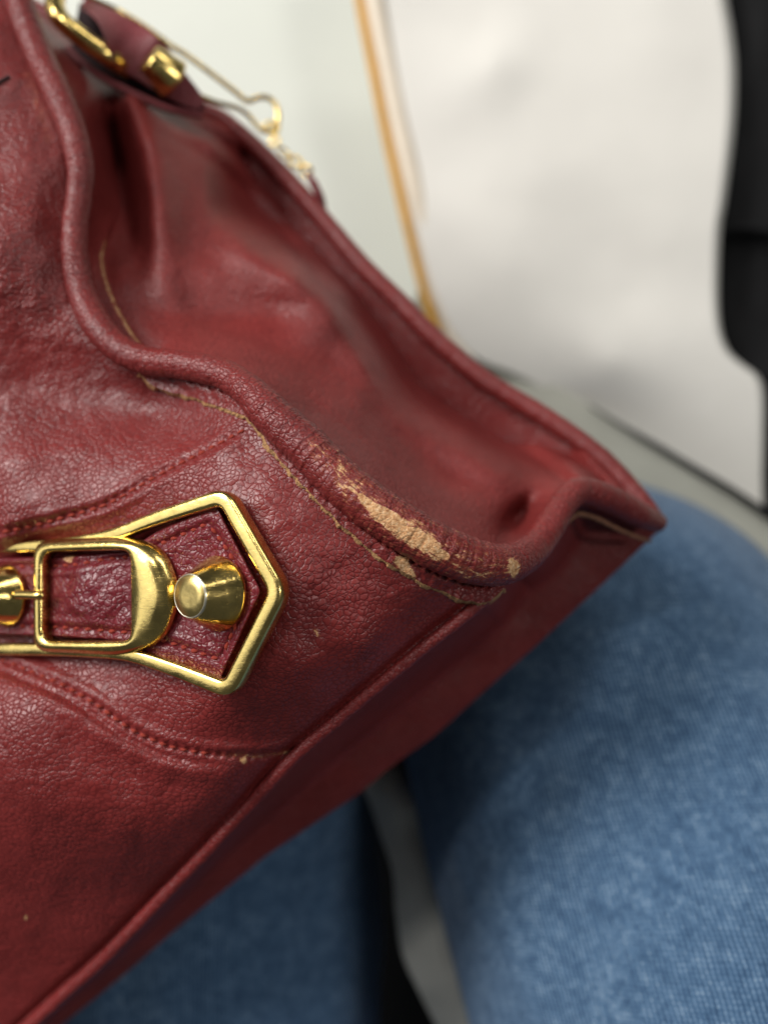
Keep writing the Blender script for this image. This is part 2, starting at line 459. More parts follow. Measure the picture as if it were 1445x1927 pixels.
def seg_blob(px, py, spine):
    """0..1 field round a spine of (x, y, radius)"""
    out = np.zeros(np.shape(px))
    sp = smooth(spine, 40)
    for x, y, r in sp:
        out = np.maximum(out, np.clip(1.25 - np.hypot(px - x, py - y) / r * 0.75, 0, 1.1))
    return out
def wear(px, py):
    w = seg_blob(px, py, [(680, 935, 8), (710, 962, 13), (745, 987, 18), (785, 1012, 20), (815, 1033, 14), (840, 1047, 6)])
    w = np.maximum(w, 0.50 * seg_blob(px, py, [(635, 868, 7), (652, 895, 9), (672, 925, 11), (700, 950, 12)]))
    w = np.maximum(w, seg_blob(px, py, [(750, 1052, 6), (758, 1062, 12), (775, 1082, 6)]))
    w = np.maximum(w, seg_blob(px, py, [(962, 1055, 6), (966, 1068, 11), (966, 1080, 6)]))
    w = np.maximum(w, 0.40 * seg_blob(px, py, [(850, 1060, 8), (880, 1080, 10), (925, 1082, 8)]))
    w = np.maximum(w, 0.42 * seg_blob(px, py, [(640, 880, 8), (640, 905, 10), (655, 930, 8)]))
    w = np.maximum(w, 0.24 * seg_blob(px, py, [(590, 840, 16), (640, 880, 26), (700, 950, 34), (780, 1010, 36), (860, 1050, 34), (950, 1065, 24)]))
    return w
def wear_front(px, py):
    w = np.clip(1.3 - np.hypot(px - 458, py - 1430) / 8, 0, 1)
    w = np.maximum(w, 0.22 * seg_blob(px, py, [(55, 140, 10), (75, 200, 12), (92, 260, 9)]))
    d, _, _ = polydist(px, py, LO)
    w = np.maximum(w, 0.42 * np.clip(1.2 - d / 6, 0, 1) * sstep(px, 390, 440))
    w = np.maximum(w, np.clip(1.2 - np.hypot(px - 49, py - 1727) / 5, 0, 1) * 0.9)
    w = np.maximum(w, 0.45 * seg_blob(px, py, [(592, 1185, 5), (598, 1196, 4)]))
    return w

bag = thing('handbag', 'burgundy leather handbag with gold buckle and scuffed piped corner, lying on a denim lap', 'handbag', (-2, -3, -6))

# right-hand border of the front panel for every row
bord = np.vstack([A[(A[:, 0] <= 935)][:, :3], [[925, 1095, -1.15]], Cc[:, :3]])
bord = bord[np.argsort(bord[:, 1], kind='stable')]
ys = np.r_[np.arange(-60, 640, 3.2), np.arange(640, 760, 1.3), np.arange(760, 2005, 2.7), np.linspace(2006, 2690, 40)]
xr = np.interp(ys, bord[:, 1], bord[:, 0])
nc = 340
tt = np.linspace(0, 1, nc)
x0 = np.minimum(-70, xr - 60)
PX = x0[:, None] + (xr - x0)[:, None] * tt[None]
ext = np.linspace(1, 0, 26)[None, :-1] * 900
PX = np.concatenate([PX[:, :1] - ext, PX], 1); nc = PX.shape[1]
PY = np.repeat(ys[:, None], nc, 1)
# fold the last column a little beneath the piping
ZF = zfront(np.maximum(PX, -75), np.minimum(PY, 1995))
ZF = ZF - 0.0045 * np.maximum(0, -75 - PX) - 0.0028 * np.maximum(0, PY - 1995)
V = Pc(PX, PY, ZF)
fpan = sheet('front_panel', V, LE, bag, attrs={'wear': wear_front(PX, PY)}, flip=True)

# ------------------------------------------------------------------ stitches: one shared mesh, single objects
def stitch_mesh():
    n, m = 7, 6
    v = []; f = []
    for i in range(n):
        t = i / (n - 1) * 2 - 1
        r = 1.0 * math.sqrt(max(0.02, 1 - t ** 4)) * (1 + 0.14 * math.cos(t * 14))
        for j in range(m):
            a = 2 * pi * j / m
            v.append((t * 1.0 * 0.5, math.cos(a) * r * .45, math.sin(a) * r * .45 - 0.55 * t * t))
    for i in range(n - 1):
        for j in range(m):
            k = (j + 1) % m
            f.append((i * m + j, (i + 1) * m + j, (i + 1) * m + k, i * m + k))
    f.append(tuple(range(m))); f.append(tuple((n - 1) * m + j for j in range(m))[::-1])
    me = bpy.data.meshes.new('stitch')
    me.from_pydata([(a * S, b * S, c * S) for a, b, c in v], [], f)
    me.polygons.foreach_set('use_smooth', [True] * len(me.polygons))
    me.materials.append(THREAD)
    return me
SM = stitch_mesh()
def stitches(curve, pointf, parent, step=20, length=0.155, wide=0.13, slant=8, seed=1, nrm=None, jitter=1.0, base=None):
    from mathutils import Matrix, Vector
    r = np.random.RandomState(seed)
    s = np.r_[0, np.cumsum(np.hypot(*np.diff(curve[:, :2], axis=0).T))]
    q = np.arange(step * .5, s[-1] - step * .3, step)
    pro = np.array(ORIG.get(parent.name, base if base is not None else (0, 0, 0)))
    for c in q:
        c = c + r.uniform(-1.2, 1.2) * jitter
        P0, P1 = [pointf(np.interp(c + d, s, curve[:, 0]), np.interp(c + d, s, curve[:, 1])) for d in (-4, 4)]
        t = Vector(P1 - P0).normalized()
        n = Vector(nrm) if nrm is not None else Vector((0, 0, 1))
        y = n.cross(t).normalized(); n = t.cross(y)
        R = Matrix((t, y, n)).transposed().to_4x4() @ Matrix.Rotation(radians(slant + r.uniform(-5, 5)), 4, 'Z')
        p = (P0 + P1) / 2 * S - pro
        o = bpy.data.objects.new('stitch', SM)
        COL.objects.link(o); o.parent = parent
        o.matrix_local = Matrix.Translation(p) @ R @ Matrix.Diagonal((length * r.uniform(.9, 1.08), wide * r.uniform(.85, 1.1), wide, 1))
BASE = tuple(c * S for c in (-2, -3, -6))
def pf_front(lift):
    return lambda x, y: Pc(x, y, zfront(np.array([float(x)]), np.array([float(y)]))[0] + lift)
stitches(UP[UP[:, 0] > -40], pf_front(0.010), fpan, 21, .185, .088, -9, 1, base=BASE)
stitches(LO[LO[:, 0] < 400], pf_front(0.010), fpan, 20, .175, .088, 10, 2, base=BASE)

# ------------------------------------------------------------------ piping along the corner (thick roll)
def A_xyz(a, dz=0.0): return Pc(a[:, 0], a[:, 1], a[:, 2] + dz)
A_rad = A[:, 3] / 100 * (D - A[:, 2]) / D
def warpA(n, m):
    u = np.arange(n)[:, None] / n * 160; w = np.arange(m)[None] / m * 6
    # transverse pinches where the roll turns the corner
    k = np.interp(np.arange(n), np.linspace(0, n, 9), [.5, .6, .9, .8, 1.4, 1.5, 1.1, 1.0, .7])[:, None]
    return 1 + 0.016 * k * vnoise(u, w, 21) + 0.022 * k * vnoise(u * 2.3, w * .7, 22)
front_piping = tube('front_piping', A_xyz(A), A_rad, LP, bag, seg=56, wearf=wear, warp=warpA)

# flange between roll and raw edge
nE = len(E)
Aix = []
for e in E:
    d = np.hypot(A[:, 0] - e[0], A[:, 1] - e[1]); Aix.append(d.argmin())
Aix = np.maximum.accumulate(np.array(Aix))
Aq = np.stack([np.convolve(np.pad(A[Aix, k], 8, mode='edge'), np.ones(17) / 17, 'valid') for k in range(3)], -1)
nv = 26
vv = np.linspace(0, 1, nv)
FX = E[:, 0, None] * (1 - vv) + Aq[:, 0, None] * vv
FY = E[:, 1, None] * (1 - vv) + Aq[:, 1, None] * vv
# ragged edge
rag = 2.0 * vnoise(np.arange(nE) / 6.3, np.zeros(nE), 31) + 0.9 * vnoise(np.arange(nE) / 1.3, np.zeros(nE), 32)
tx = Aq[:, 0] - E[:, 0]; ty = Aq[:, 1] - E[:, 1]; L = np.hypot(tx, ty) + 1e-6
FX += (rag * tx / L)[:, None] * (1 - vv); FY += (rag * ty / L)[:, None] * (1 - vv)
dE = vv[None] * L[:, None]                      # px from the raw edge
ZB = zfront(FX, FY)
arcE = np.r_[0, np.cumsum(np.hypot(*np.diff(E, axis=0).T))][:, None]
FZ = np.maximum(ZB, (Aq[:, 2, None] - 0.42) * 1.0) + 0.105 + 0.02 * np.cos(dE / 5)
FZ -= (0.09 + 0.05 * np.cos(arcE / 18 * 2 * pi)) * np.exp(-((dE - 32) / 6.5) ** 2)
FZ += 0.035 * np.exp(-((dE - 16) / 8) ** 2) + 0.02 * vnoise(arcE / 9 + 0 * dE, dE / 9, 33)
fl = sheet('piping_flange', Pc(FX, FY, FZ), LP, bag,
           uv=np.stack([arcE / 100 + 0 * dE, dE / 100], -1), attrs={'wear': wear(FX, FY)}, flip=False)
# the raw hide edge, standing up along the flange
nw = 6
wq = np.linspace(0, 1, nw)
wid = (6.2 + 3.4 * vnoise(np.arange(nE) / 5.0, np.ones(nE), 34) + 1.2 * vnoise(np.arange(nE) / 1.5, np.ones(nE), 36) + 2.2 * np.exp(-((E[:, 0] - 480) / 50) ** 2))
RX = FX[:, 0, None] - (wid * tx / L)[:, None] * (1 - wq) + (1.0 * tx / L)[:, None] * wq
RY = FY[:, 0, None] - (wid * ty / L)[:, None] * (1 - wq) + (1.0 * ty / L)[:, None] * wq
RZ = zfront(RX, RY) * 1.0
RZ = RZ * (1 - wq[None] ** .6) + (FZ[:, 0, None] + 0.004) * wq[None] ** .6 - 0.01
raw = sheet('raw_edge', Pc(RX, RY, RZ), RAW, bag)
# stitches of the flange
ST = np.stack([E[:, 0] + tx / L * 30, E[:, 1] + ty / L * 30], -1)
def pf_fl(x, y):
    i = np.hypot(FX - x, FY - y).argmin(); return Pc(x, y, FZ.ravel()[i] + 0.03)
stitches(ST[100:380], pf_fl, fl, 18, .16, .085, 12, 4, base=BASE)

# ------------------------------------------------------------------ side gusset
Bz = lambda i: B[i]
keyA = [0, .06, .12, .2, .28, .36, .44, .52, .60, .68, .76, .815, .86, .90, .94, .975, 1.0]
keyB = [0, .05, .12, .20, .27, .34, .40, .46, .53, .61, .70, .76, .81, .86, .91, .96, 1.0]
nu, nvv = 640, 260
u = np.linspace(0, 1, nu)
ub = np.interp(u, keyA, keyB)
ia = u * (len(A) - 1); ib = ub * (len(B) - 1)
ga = np.stack([np.interp(ia, np.arange(len(A)), A[:, k]) for k in range(3)], -1)
gb = np.stack([np.interp(ib, np.arange(len(B)), B[:, k]) for k in range(3)], -1)
w = np.linspace(0, 1, nvv)
GX = ga[:, 0, None] * (1 - w) + gb[:, 0, None] * w
GY = ga[:, 1, None] * (1 - w) + gb[:, 1, None] * w
gp = [(p[0], p[1], p[2] - 0.35) for p in A_pts[::1]]
gp += [(p[0], p[1], p[2] - 0.15) for p in B_pts[::1]]
gp += [ # hollow beside the roll
    (110, 90, -5.6), (190, 170, -6.0), (205, 240, -5.9), (215, 320, -5.7), (210, 400, -5.2), (195, 470, -4.6),
    (250, 180, -6.4), (280, 260, -5.7), (285, 340, -5.1), (270, 420, -4.5), (250, 520, -3.9), (250, 600, -3.3),
    (350, 250, -7.0), (370, 340, -5.9), (360, 430, -5.0), (340, 520, -4.4), (330, 610, -3.5),
    # crest that sweeps from the upper middle down to the right
    (450, 320, -7.2), (440, 400, -5.9), (450, 460, -5.0), (430, 540, -4.6), (430, 640, -3.3),
    (540, 400, -7.2), (530, 470, -5.6), (560, 520, -4.9), (520, 590, -4.5), (520, 680, -3.1),
    (620, 480, -7.1), (640, 560, -5.6), (620, 620, -4.5), (600, 700, -3.6), (590, 770, -2.6),
    (700, 570, -7.2), (720, 640, -6.2), (690, 680, -4.9), (680, 760, -3.6), (660, 840, -2.2),
    (800, 690, -6.9), (780, 740, -6.0), (760, 790, -4.6), (760, 860, -3.4), (760, 920, -2.3),
    (880, 760, -6.6), (880, 830, -5.4), (860, 900, -4.0), (860, 960, -2.6), (960, 820, -6.4), (960, 880, -5.0), (940, 940, -3.7), (930, 990, -2.9), (975, 990, -3.4),
    (1040, 860, -5.8), (1010, 930, -4.2), (1100, 880, -5.0), (1170, 925, -5.1)]
Zg = RBF(gp, 0.006)
GN = smooth([(236, 330), (222, 390), (205, 440), (192, 482), (200, 530), (218, 575), (240, 615), (266, 652), (290, 668)], 60)
KR = smooth([(330, 440), (400, 434), (480, 458), (560, 502), (630, 556), (680, 622), (725, 695), (780, 760), (860, 815), (950, 860), (1060, 895), (1130, 905)], 80)
def zgus(px, py):
    z = Zg(px, py)
    d, s, a = polydist(px, py, B)
    # piping seam of the rear edge: groove, welt, groove
    fade = sstep(px, 250, 500)
    z = z - fade * (0.50 * np.exp(-((d - 30) / 9) ** 2) - 0.22 * np.exp(-((d - 52) / 10) ** 2) + 0.22 * np.exp(-((d - 76) / 9) ** 2)) * sstep(px, 1225, 1160)
    g, sg, ag = polydist(px, py, GN)
    gs = g * sg
    z = z - 0.22 * sstep(-gs, -2, 7) * np.exp(-(gs / 26) ** 2) * sstep(py, 360, 440)
    z = z + 0.022 * vnoise(px / 60, py / 50, 41) + 0.010 * vnoise(px / 24, py / 21, 42)
    z = z + gauss(px, py, 222, 290, 120, 21, 80, -1.9)
    z = z + gauss(px, py, 290, 330, 140, 24, 80, 0.35)
    z = z + gauss(px, py, 480, 300, 110, 40, 45, 0.25)
    z = z + gauss(px, py, 430, 530, 90, 34, 12, 0.28)
    z = z + gauss(px, py, 890, 860, 70, 40, 30, 0.35) + gauss(px, py, 975, 975, 30, 16, -45, -0.7)
    z = z + gauss(px, py, 370, 600, 110, 26, 10, -0.18) + gauss(px, py, 520, 620, 120, 26, -8, 0.18)
    ds, sd, _ = polydist(px, py, KR)
    ds = ds * sd
    k = sstep(px, 380, 500) * sstep(px, 1120, 900)
    z = z - k * (2.1 * sstep(-ds, -4, 60) * sstep(-ds, 230, 90)) + k * 0.42 * np.exp(-((ds - 24) / 34) ** 2)
    # long soft creases
    z = z + gauss(px, py, 500, 660, 130, 9, 18, 0.05) + gauss(px, py, 480, 640, 120, 8, 18, -0.04)
    z = z + gauss(px, py, 620, 760, 70, 8, 38, 0.04)
    z = z + gauss(px, py, 300, 520, 90, 22, 60, 0.06)
    return z
GZ = zgus(GX, GY)
def wear_g(px, py):
    g, sg, ag = polydist(px, py, GN)
    return 0.60 * np.clip(1.2 - g / 5.5, 0, 1) * sstep(py, 430, 470) + 0 * px
sheet('side_gusset', Pc(GX, GY, GZ), LS, bag, attrs={'wear': wear_g(GX, GY)}, flip=False)

# rear piping
tube('rear_piping', Pc(B[:, 0], B[:, 1], B[:, 2]), B[:, 3] / 100 * (D - B[:, 2]) / D, LP, bag, seg=28, warp=lambda n, m: 1 + 0.03 * vnoise(np.arange(n)[:, None] / 3, np.arange(m)[None] / 5, 51))

# ------------------------------------------------------------------ base panel
D_pts = [(1250, 990), (1225, 1012), (1190, 1045), (1145, 1088), (1100, 1130), (1000, 1222), (900, 1310), (820, 1382), (740, 1440), (680, 1490), (620, 1530), (560, 1571), (500, 1612), (420, 1677),
         (340, 1742), (230, 1838), (120, 1927), (20, 2010), (-60, 2075), (-300, 2280), (-760, 2690)]
Dd = smooth(D_pts, 700)
tail = A[A[:, 0] > 938][::-1]
T = np.vstack([tail[:, :3], [[935, 1098, -1.25]], Cc[:, :3]])
T = smooth(T[::6], 900)
key_t = [0, .06, .12, .18, .24, .30, .45, .6, .8, 1.0]
sT = np.linspace(0, 1, 600)
# match by position: the corner's tail is short, the strip below it long
def fracT(x, y):
    return np.hypot(T[:, 0] - x, T[:, 1] - y).argmin() / 899
def fracD(x, y):
    return np.hypot(Dd[:, 0] - x, Dd[:, 1] - y).argmin() / 699
pairs = [((1238, 984), (1250, 990)), ((1145, 940), (1215, 1022)), ((1062, 945), (1165, 1070)), ((985, 1047), (1090, 1140)), ((922, 1120), (1010, 1212)), ((800, 1216), (900, 1310)), ((690, 1307), (790, 1402)),
         ((560, 1418), (670, 1496)), ((400, 1590), (500, 1612)), ((200, 1800), (300, 1776)), ((60, 1927), (120, 1927)), ((-30, 2010), (40, 1992)), ((-800, 2690), (-760, 2690))]
kt = [fracT(*a) for a, b in pairs]; kd = [fracD(*b) for a, b in pairs]; kt[0] = kd[0] = 0; kt[-1] = kd[-1] = 1
nu = 700; u = np.linspace(0, 1, nu)
ta = np.stack([np.interp(u * 899, np.arange(900), T[:, k]) for k in range(3)], -1)
ud = np.interp(u, kt, kd)
da = np.stack([np.interp(ud * 699, np.arange(700), Dd[:, k]) for k in range(2)], -1)
zD = np.interp(ud, [0, .06, .16, .33, .62, 1], [-5.6, -6.0, -6.3, -6.8, -8.5, -11])
nb = 90; w = np.linspace(0, 1, nb)
BX = ta[:, 0, None] * (1 - w) + da[:, 0, None] * w
BY = ta[:, 1, None] * (1 - w) + da[:, 1, None] * w
zt = ta[:, 2, None] - 0.05
# steep first strip, then a face that turns back toward the viewer
prof = np.interp(w, [0, .08, .40, .50, .75, .93, 1], [0, .20, .90, .94, .96, .98, 1.0])
prof = np.convolve(np.pad(prof, 4, mode='edge'), np.ones(9) / 9, 'valid')
BZ = zt * (1 - prof) + zD[:, None] * prof
BZ += 0.06 * vnoise(BX / 70, BY / 60, 61) * np.sin(w * pi)
# shallow seam groove just below the welt
BZ -= 0.15 * np.exp(-((w[None] - 0.10) / 0.03) ** 2) * sstep(u, .2, .3)[:, None]
Vb = Pc(BX, BY, BZ)
# turn the far side under
under = []
for k in range(1, 9):
    q = Vb[:, -1] + np.array([-0.25, 0.25, 0]) * (k / 3) ** 2 + np.array([0, 0, -0.35]) * k
    under.append(q)
Vb = np.concatenate([Vb, np.stack(under, 1)], 1)
sheet('base_panel', Vb, LS, bag, flip=False)
tube('base_piping', Pc(Cc[:, 0], Cc[:, 1], Cc[:, 2] + 0.02), np.interp(np.arange(700), [0, 20, 400, 700], [.12, .135, .17, .2]), LP, bag, seg=24,
     warp=lambda n, m: 1 + 0.04 * vnoise(np.arange(n)[:, None] / 4, np.arange(m)[None] / 5, 71))
# flange under the rear corner, with its faded raw edge
G2 = smooth([(1062, 990, -3.05), (1085, 968, -3.4), (1120, 975, -3.75), (1160, 995, -4.15), (1200, 1012, -4.6), (1222, 1018, -5.1)], 60)
tube('corner_edge', Pc(G2[:, 0], G2[:, 1], G2[:, 2] + 0.05), np.interp(np.arange(60), [0, 10, 60], [.03, .07, .05]), RAW2, bag, seg=10)

# rear panel closes the body (its outer face is turned away)
rb = np.vstack([Pc(B[::8, 0], B[::8, 1], B[::8, 2] - 0.2), Vb[::8, -1]])
ctr = np.array([-8, -5, -12.0])
nrb = len(rb); rings = [rb, rb * .75 + ctr * .25 + [0, 0, -.5], rb * .4 + ctr * .6 + [0, 0, -.8], np.repeat(ctr[None], nrb, 0) + [0, 0, -.9]]
sheet('rear_panel', np.stack(rings, 0), LE, bag, flip=True)

# ------------------------------------------------------------------ buckle hardware
def round_poly(pts, rad, per=7):
    """closed or open polyline with rounded corners; pts (x,y,r)"""
    P = [np.array(p[:2], float) for p in pts]; out = []
    for i, p in enumerate(P):
        r = pts[i][2] if len(pts[i]) > 2 else rad
        if i in (0, len(P) - 1) or r == 0:
            out.append(p); continue
        a = P[i - 1] - p; b = P[i + 1] - p
        la, lb = np.linalg.norm(a), np.linalg.norm(b); a /= la; b /= lb
        r = min(r, la * .45, lb * .45)
        for t in np.linspace(0, 1, per):
            q0 = p + a * r; q1 = p + b * r
            out.append((1 - t) ** 2 * q0 + 2 * t * (1 - t) * p + t * t * q1)
    return np.array(out)
def resample(p, n):
    s = np.r_[0, np.cumsum(np.linalg.norm(np.diff(p, axis=0), axis=1))]
    q = np.linspace(0, s[-1], n)
    return np.stack([np.interp(q, s, p[:, k]) for k in range(p.shape[1])], -1)
# frame centre line, traced at the height of its crown
fr = round_poly([(-690, 1112, 0), (-588, 934, 24), (-460, 975, 60), (-375, 1010, 60), (-270, 1027, 60), (0, 1029, 60), (110, 1027, 60), (215, 1010, 60), (300, 975, 60), (428, 934, 24), (530, 1112, 26), (436, 1297, 24), (330, 1256, 60), (245, 1228, 60), (120, 1221, 60), (-280, 1221, 60), (-405, 1228, 60), (-490, 1256, 60), (-596, 1297, 24), (-690, 1112, 0)], 30, 9)
fr = resample(fr, 1100)
FP = Hp(fr[:, 0], fr[:, 1], 0.10)
a = np.linspace(0, 2 * pi, 32, endpoint=False)
sup = lambda c, e: np.sign(c) * np.abs(c) ** e
fprof = np.stack([sup(np.cos(a), .50) * 1.0, sup(np.sin(a), .55) * 1.12], -1)
fw = np.interp(np.where(fr[:, 0] < -80, -160 - fr[:, 0], fr[:, 0]), [0, 250, 330, 430, 530], [.135, .14, .15, .165, .172])
tube('buckle_frame', FP, fw, GOLD, bag, prof=fprof, ref=N_h)
# a thin stamped step along the frame's crown
# leather tongue inside the frame
def plate(name, outline, h0, h1, mat, parent, bulge=None, side_mat=None, bev=0.05, rings=10, wearf=None):
    """solid with a softly rounded top; outline px traced at h1"""
    o = np.asarray(outline, float); n = len(o)
    c = o.mean(0)
    top = []
    loops = []
    def loop(sc_, h):
        q = c + (o - c) * sc_
        return Hp(q[:, 0], q[:, 1], h)
    W = np.hypot(*(o - c).T).mean()
    k = 1 - bev * 100 / W
    loops.append(loop(1.0, h0)); loops.append(loop(1.0, h1 - bev * 1.1)); loops.append(loop(1 - (1 - k) * .12, h1 - bev * .6)); loops.append(loop(1 - (1 - k) * .45, h1 - bev * .15))
    nl = len(loops)
    for t in np.linspace(1, 0.02, rings):
        q = c + (o - c) * k * t
        h = h1 + (bulge(q[:, 0], q[:, 1]) if bulge else 0)
        loops.append(Hp(q[:, 0], q[:, 1], h))
    V = np.stack(loops)
    f = gridfaces(len(loops), n, True)
    k100 = D / (D - V[..., 2]) * 100
    attrs = {'wear': wearf(V[..., 0] * k100 + 722.5, 963.5 - V[..., 1] * k100)} if wearf else None
    ob = mesh_obj(name, V.reshape(-1, 3), f, mat, parent, attrs=attrs)
    if side_mat:
        ob.data.materials.append(side_mat)
        idx = np.zeros(len(f), int); idx[:n * 2] = 1
        ob.data.polygons.foreach_set('material_index', idx.tolist())
    return ob
# orientation fix is done once at the end by recalculating normals

tong = round_poly([(-120, 1058, 0), (0, 1055, 30), (150, 1050, 30), (230, 1040, 30), (300, 995, 40), (408, 951, 9), (492, 1112, 10), (416, 1277, 9), (300, 1236, 40), (230, 1205, 30), (120, 1200, 30), (-120, 1196, 0)], 20, 6)
# closed: even spacing round the outline
tong = resample(np.vstack([tong, tong[:1]]), 401)[:-1]
# the tongue is long: build it as rows across instead of a fan, so its top keeps even faces
def tongue():
    # half outlines as functions of x
    top = np.array([(-120, 1058), (0, 1055), (150, 1050), (230, 1040), (265, 1018), (300, 998), (350, 975), (400, 953), (408, 951)], float)
    bot = np.array([(-120, 1196), (0, 1198), (120, 1200), (230, 1205), (265, 1222), (300, 1236), (350, 1254), (408, 1274), (415, 1277)], float)
    n1 = 150; m = 84
    # rows run from the left along the tongue, the last ones lean into the pointed end
    s = np.linspace(0, 1, n1)
    tq = resample(smooth(top, 200), n1); bq = resample(smooth(bot, 200), n1)
    mid = np.stack([np.linspace(-120, 492, n1), np.linspace(1127, 1114, n1)], -1)
    ww = np.linspace(-1, 1, m)
    lean = sstep(s, .45, 1)
    X = np.zeros((n1, m)); Y = np.zeros((n1, m))
    for i in range(n1):
        for half, q in ((0, tq[i]), (1, bq[i])):
            sel = ww <= 0 if half == 0 else ww > 0
            t = 1 - np.abs(ww[sel])
            straight = q[None] * (1 - t[:, None]) + mid[i][None] * t[:, None]
            X[i, sel] = straight[:, 0]; Y[i, sel] = straight[:, 1]
    edge = 1 - np.abs(ww)
    dd = np.minimum(edge[None] * np.abs(bq[:, 1] - tq[:, 1])[:, None] / 2, ((1 - s) * 612)[:, None])
    h = 0.10 - 0.09 * np.exp(-(dd / 5.0)) ** 1.5
    dst = np.minimum.reduce([polydist(X, Y, c)[0] for c in (TS1, TS2, TS3)])
    h = h - 0.045 * np.exp(-(dst / 4.5) ** 2) + 0.03 * np.exp(-((dst - 15) / 8) ** 2) + 0.018 * vnoise(X / 17, Y / 15, 81)
    # the keeper strap humps up under the small buckle
    hump = sstep(X, 330, 215) * sstep(np.abs(Y - 1124), 78, 40)
    h = h + 0.10 * hump + gauss(X, Y, 150, 1128, 55, 50, 0, 0.08)
    P = Hp(X, Y, 0) + N_h * h[..., None]
    return X, Y, h
# stitch lines of the tongue
TS1 = smooth([(265, 1045), (291, 1029), (330, 1012), (365, 997), (392, 985)], 60)
TS2 = smooth([(396, 990), (418, 1020), (437, 1050), (458, 1100), (456, 1140), (442, 1180), (418, 1235)], 80)
TS3 = smooth([(412, 1241), (380, 1230), (340, 1216), (300, 1203), (262, 1192)], 60)
TS4 = smooth([(-20, 1066), (40, 1066), (100, 1065), (150, 1062), (200, 1052), (246, 1047)], 60)
TS5 = smooth([(-20, 1178), (40, 1179), (100, 1180), (150, 1183), (200, 1187), (246, 1191)], 60)
def hand_tongue(px, py):
    dst = np.minimum.reduce([polydist(px, py, c)[0] for c in (TS1, TS2, TS3)])
    h = 0.10 - 0.045 * np.exp(-(dst / 4.5) ** 2) + 0.03 * np.exp(-((dst - 15) / 8) ** 2) + 0.018 * vnoise(px / 17, py / 15, 81) + 0.02 * vnoise(px / 50, py / 45, 82)
    return h - 0.10
def wear_t(px, py): return np.zeros(np.shape(px))
# outline split: pointed end as its own fan centred in the wide part
tend = round_poly([(225, 1120, 0), (228, 1047, 8), (300, 996, 30), (408, 951, 8), (492, 1112, 9), (416, 1277, 8), (300, 1237, 30), (228, 1200, 8), (225, 1120, 0)], 12, 7)
tend = resample(tend, 361)[:-1]
strap_end = plate('strap_end', tend, -0.28, 0.10, LT, bag, bulge=hand_tongue, side_mat=EDGE, bev=0.035, rings=60, wearf=wear_t)
def pf_t(h):
    return lambda x, y: Hp(np.array(float(x)), np.array(float(y)), 0.10 + float(hand_tongue(np.array([float(x)]), np.array([float(y)]))[0]) + h)
for i, c in enumerate((TS1, TS2, TS3)):
    stitches(c, pf_t(0.02), strap_end, 20, .19, .09, -12 if i == 0 else 11, 5 + i, nrm=N_h, base=BASE)

# narrow keeper strap running under the small buckle
nx, ny = 210, 70
xx = np.linspace(-520, 262, nx)[:, None]; ww = np.linspace(-1, 1, ny)[None]
def belt_h(X, Y):
    c = 1124 + 0 * X
    t = np.clip(np.abs(Y - c) / 76, 0, 1)
    h = 0.13 + 0.24 * np.exp(-((X - 170) / 70) ** 2) * (1 - t ** 2 * .75)
    ds = np.minimum(polydist(X, Y, TS4)[0], polydist(X, Y, TS5)[0])
    h = h - 0.04 * np.exp(-(ds / 5) ** 2) + 0.03 * np.exp(-((ds - 14) / 7) ** 2)
    h = h + 0.05 * vnoise(X / 26, Y / 22, 91) * sstep(X, 90, 150) + 0.02 * vnoise(X / 11, Y / 10, 92) * sstep(X, 90, 140)
    return h
X = xx + 0 * ww; Yt = np.interp(xx, [-130, 0, 120, 262], [1052, 1050, 1046, 1036]); Yb = np.interp(xx, [-130, 0, 120, 262], [1194, 1196, 1201, 1210])
Y = (Yt + Yb) / 2 + (Yb - Yt) / 2 * ww
h = belt_h(X, Y); h = h - 0.10 * np.clip((np.abs(ww) - .94) / .06, 0, 1) ** 2
flat = Hp(X, Y, 0.2)
Vk = flat + N_h * (h - 0.2)[..., None]
Vk = np.concatenate([(Vk[:, :1] - N_h * 0.4), Vk, (Vk[:, -1:] - N_h * 0.4)], 1)
def wear_k(px, py):
    return np.maximum(np.clip(1.25 - np.hypot((px - 130) / 1.3, (py - 1051) / 1.0) / 10, 0, 1) * .95, .8 * np.clip(1.2 - np.hypot(px - 122, py - 1203) / 7, 0, 1))
Xw = np.concatenate([X[:, :1], X, X[:, -1:]], 1); Yw = np.concatenate([Y[:, :1], Y, Y[:, -1:]], 1)
keeper = sheet('keeper_strap', Vk, LT, bag, attrs={'wear': wear_k(Xw, Yw)}, flip=False)
def pf_k(x, y):
    hh = float(belt_h(np.array([float(x)]), np.array([float(y)]))[0])
    return Hp(np.array(float(x)), np.array(float(y)), 0.2) + N_h * (hh - 0.2 + 0.02)
stitches(TS4, pf_k, keeper, 22, .20, .08, -8, 11, nrm=N_h, base=BASE)
stitches(TS5, pf_k, keeper, 22, .20, .08, 8, 12, nrm=N_h, base=BASE)

